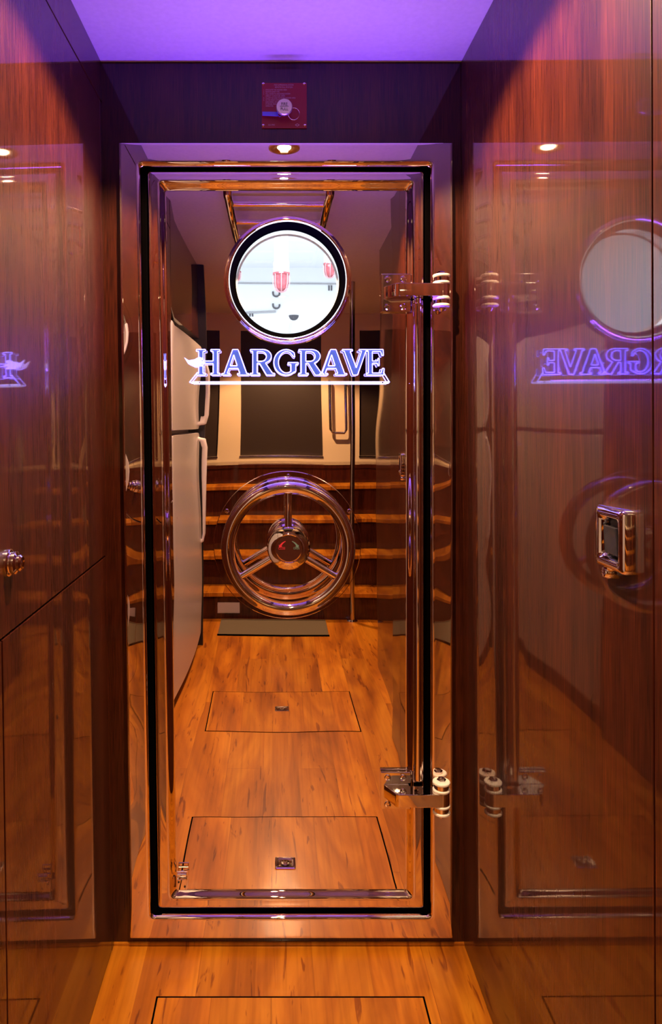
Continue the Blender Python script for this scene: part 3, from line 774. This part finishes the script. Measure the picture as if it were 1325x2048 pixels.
bm = bmesh.new(); box(bm, (-1.0, -2.05, 0), (FX-0.05, -1.08, 0.085)); finish('plinth', bm, M_DARKIN, fr_)

# steps up to the saloon
Y0 = 2.57
st = thing('steps', (0, -Y0, 0), 'flight of orange wooden steps with dark risers across the end of the reflected passage', 'stairs')
zs = [0.165, 0.355, 0.555, 0.755]
tr = 0.20
for i, z in enumerate(zs):
    ya = Y0 + tr*i; zb = zs[i-1] if i else 0.0
    bm = bmesh.new(); box(bm, (-0.95, -ya-0.03, zb+0.001), (0.95, -ya-0.012, z-0.026)); finish('riser', bm, M_CAB, st)
    bm = bmesh.new(); box(bm, (-0.95, -ya-tr-0.015, z-0.026), (0.95, -ya+0.006, z), 0.004); finish('tread', bm, M_TREAD, st)
YT = Y0 + tr*4
bm = bmesh.new(); box(bm, (-0.95, -YT-0.03, 0.756), (0.95, -YT-0.005, 0.86)); finish('riser', bm, M_CAB, st)
bm = bmesh.new(); box(bm, (-1.33, -YE+0.001, 0.86), (1.33, -YT, 0.885), 0.003); finish('sill', bm, M_CAB, st)
for px0, px1 in ((441, 484),):
    t_ = thing('vent_grille', (-0.26, -Y0-0.010, 0.036), 'small pale vent plate low on the bottom riser of the steps', 'vent')
    bm = bmesh.new(); box(bm, (-0.325, -Y0-0.013, 0.036), (-0.195, -Y0-0.006, 0.100), 0.001); finish('vent_face', bm, M_PALE, t_)
# window wall
def window_wall():
    zlo, zhi = 0.93, 1.90
    ops = [(-1.2, -0.44), (-0.27, 0.37), (0.66, 1.22)]
    bm = bmesh.new(); Y = -YE
    box(bm, (-1.35, Y-0.03, 0.885), (1.35, Y, zlo)); box(bm, (-1.35, Y-0.03, zhi), (1.35, Y, CEIL))
    xs = [-1.35] + [v for o in ops for v in o] + [1.35]
    for i in range(0, len(xs), 2): box(bm, (xs[i], Y-0.03, zlo), (xs[i+1], Y, zhi))
    box(bm, (-1.35, Y-0.03, 0), (1.35, Y, 0.885))
    struct('wall_front', bm, M_CREAM)
    for n_, (a, b) in enumerate(ops):
        bm = bmesh.new(); box(bm, (a, Y-0.028, zlo), (b, Y-0.018, zhi)); w_ = struct('window_%d' % (n_+1), bm, M_WINDOW)
        bm = bmesh.new(); box(bm, (a-0.004, Y-0.002, zlo-0.012), (b+0.004, Y+0.010, zlo), 0.002); finish('window_sill', bm, M_STEEL2, w_)
window_wall()
# mat
mt = thing('door_mat', (0, -2.4, 0), 'grey-brown floor mat lying at the foot of the reflected steps', 'mat')
bm = bmesh.new(); box(bm, (-0.30, -2.555, 0.0), (0.30, -2.26, 0.008), 0.002); finish('mat_body', bm, M_MAT, mt)
bm = bmesh.new(); box(bm, (-0.303, -2.2615, 0.0), (0.303, -2.256, 0.0085), 0.001); finish('mat_border', bm, M_RUBBER, mt)
# ladder stowed under the ceiling
ld = thing('stowed_ladder', (0.02, -1.1, CEIL-0.075), 'polished steel ladder hung flat beneath the ceiling, reflected above the porthole', 'ladder')
LZ = CEIL - 0.075
for sx in (-1, 1):
    bm = bmesh.new(); tube(bm, [(0.015+sx*0.172, -0.70, LZ+0.065), (0.015+sx*0.172, -0.72, LZ+0.01), (0.015+sx*0.172, -0.75, LZ), (0.015+sx*0.172, -1.75, LZ), (0.015+sx*0.172, -1.79, LZ+0.02), (0.015+sx*0.172, -1.80, LZ+0.073)], 0.015, 16); finish('rail', bm, M_CHROME, ld)
for k in range(5):
    bm = bmesh.new(); y = -0.84 - 0.20*k; tube(bm, [(0.015-0.172, y, LZ), (0.015+0.172, y, LZ)], 0.0095, 12); finish('rung', bm, M_CHROME, ld)
# poles and grab rail by the steps
for x, lb in ((0.47, 'dark metal handrail pole standing at the right foot of the reflected steps'),):
    t = thing('handrail_pole', (x, -2.50, 0), lb, 'pole')
    bm = bmesh.new(); tube(bm, [(x, -2.545, 0), (x, -2.545, CEIL)], 0.015, 16); finish('post', bm, M_STEEL2, t)
    bm = bmesh.new(); lathe(bm, [(0.035, 0), (0.035, 0.006), (0.018, 0.012)], (x, -2.545, 0), (0, 0, 1), 24); finish('foot_flange', bm, M_CHROME, t)
t = thing('grab_rail', (0.45, -YE+0.06, 1.1), 'small U-shaped chrome grab rail on the cream pillar between the windows', 'rail')
bm = bmesh.new(); yy = -YE+0.055
tube(bm, [(0.43, yy-0.055, 1.52), (0.43, yy, 1.51), (0.43, yy, 1.14), (0.445, yy, 1.115), (0.535, yy, 1.115), (0.55, yy, 1.14), (0.55, yy, 1.51), (0.55, yy-0.055, 1.52)], 0.011, 12); finish('bar', bm, M_CHROME, t)
# dark cabinet end beyond the fridge
t = thing('fridge_end_panel', (-0.6, -2.125, 0), 'narrow dark upright panel at the far side of the reflected white fridge', 'panel')
bm = bmesh.new(); box(bm, (-1.1, -2.108, 0.0), (-0.372, -2.085, CEIL-0.002), 0.001); finish('upright', bm, M_DARKIN, t)
# ---------------------------------------------------------------- engine room fittings seen through the porthole
def Pe(px, py, d):   # point d metres from the camera
    return P(px, py, D-d)
def jar_lamp(px, ytop, ybot, d, label):
    a = Pe(px, ytop, d); b = Pe(px, ybot, d); H = a.z - b.z; r = H*0.42
    t = thing('bulkhead_lamp', (a.x, a.y, 2.5), label, 'lamp', 'red jar lamps in the engine room')
    bm = bmesh.new(); lathe(bm, [(0, -0.0), (r*1.12, 0), (r*1.12, H*0.10), (r*0.95, H*0.14), (r*0.93, H*0.60), (r*0.80, H*0.82), (r*0.45, H*0.96), (0, H)], a, (0, 0, -1), 36); g = finish('red_globe', bm, M_REDG, t, sharp=50)
    bm = bmesh.new()
    for k in range(8):
        an = 2*PI*k/8
        tube(bm, [a + Vector((math.cos(an)*rr*r, math.sin(an)*rr*r, -hh*H)) for rr, hh in ((1.08, 0.08), (1.06, 0.6), (0.93, 0.86), (0.5, 1.0), (0.1, 1.04))], r*0.045, 6)
    finish('wire_guard', bm, plain('pinkish_guard', (0.75, 0.35, 0.40), 0.3, 0.2), t)
    bm = bmesh.new(); lathe(bm, [(r*1.02, 0), (r*1.02, H*0.55), (r*0.98, H*0.60)], a, (0, 0, 1), 36); lathe(bm, [(r*0.98, H*0.60), (0, H*0.60)], a, (0, 0, 1), 36)
    finish('socket', bm, plain('pale_green_white', (0.72, 0.76, 0.70), 0.4), t)
    bm = bmesh.new(); cyl(bm, (a.x, a.y, a.z+H*0.6), (0, 0, 1), r*0.9, 2.5-(a.z+H*0.6), 28); finish('stem', bm, M_WHITE, t)
jar_lamp(563, 546, 583, 4.2, 'red glass jar lamp hanging in the middle of the porthole view')
jar_lamp(660, 527, 555, 4.5, 'red jar lamp at the right rim of the porthole view')
jar_lamp(474, 543, 562, 5.0, 'red jar lamp barely showing at the left rim of the porthole view')
M_PIPE = plain('grey_pipe', (0.40, 0.40, 0.42), 0.4)
M_PIPED = plain('dark_grey_pipe', (0.10, 0.10, 0.11), 0.4)
def pipe(pts, r, label, name='pipe', mat=None, cat='pipe'):
    bm = bmesh.new(); ps = [Pe(*p) for p in pts]; tube(bm, ps, r, 10); o = finish(name, bm, mat or M_PIPE); tag(o, label, cat); return o
pipe([(440, 566, 5.893), (720, 568, 5.893)], 0.006, 'long thin grey conduit across the white wall, behind the central red lamp')
pipe([(440, 628, 5.889), (552, 623, 5.889)], 0.009, 'short grey pipe low on the left of the porthole view')
def jhook(px, py, d, w_, h_, label):
    bm = bmesh.new(); pts = [(px-w_, py-h_)] + [(px - w_*math.cos(R(t)), py + w_*0.9*math.sin(R(t))) for t in range(0, 181, 20)] + [(px+w_, py-h_*0.6)]
    tube(bm, [Pe(a, b, d) for a, b in pts], 0.0075, 10); o = finish('pipe_bend', bm, M_PIPED); tag(o, label, 'pipe', 'U-shaped pipe bends'); return o
jhook(553, 587, 5.888, 6.5, 4, 'upper dark U-shaped pipe bend just beneath the central red lamp')
jhook(553, 611, 5.888, 6.5, 4, 'lower dark U-shaped pipe bend beneath the central red lamp')
def clamp(px, py, label):
    t = thing('pipe_hanger', Pe(px, py, 5.892), label, 'bracket')
    for s in (-1, 1):
        bm = bmesh.new(); tube(bm, [Pe(px+s*2.6, py, 5.892), Pe(px+s*2.6, py+10, 5.892)], 0.006, 8); finish('strap', bm, M_PIPED, t)
clamp(661, 571, 'pair of dark hanger straps under the conduit at the right of the porthole view')
clamp(503, 623, 'dark hanger straps on the short pipe at the lower left of the porthole view')
dc = Pe(588, 631, 4.6)
t = thing('dome_camera', dc, 'white dome camera with a dark bubble, low in the porthole view', 'camera')
bm = bmesh.new(); lathe(bm, [(0.058, 0.05), (0.060, 0.02), (0.050, 0.004), (0.035, 0)], dc, (0, 0, 1), 36); lathe(bm, [(0.035, 0.0), (0, 0.0)], dc, (0, 0, 1), 36); lathe(bm, [(0.058, 0.05), (0.045, 0.085), (0.008, 0.095)], dc, (0, 0, 1), 36); cyl(bm, (dc.x, dc.y+0.02, dc.z+0.06), (0, 1, 0), 0.012, 4.3-dc.y-0.02, 12); finish('housing', bm, M_WHITE, t)
bm = bmesh.new(); lathe(bm, [(0.034, 0.001), (0.032, 0.012), (0.024, 0.025), (0.012, 0.032), (0, 0.034)], dc, (0, 0, -1), 28); finish('bubble', bm, plain('smoked_bubble', (0.04, 0.04, 0.05), 0.1), t)
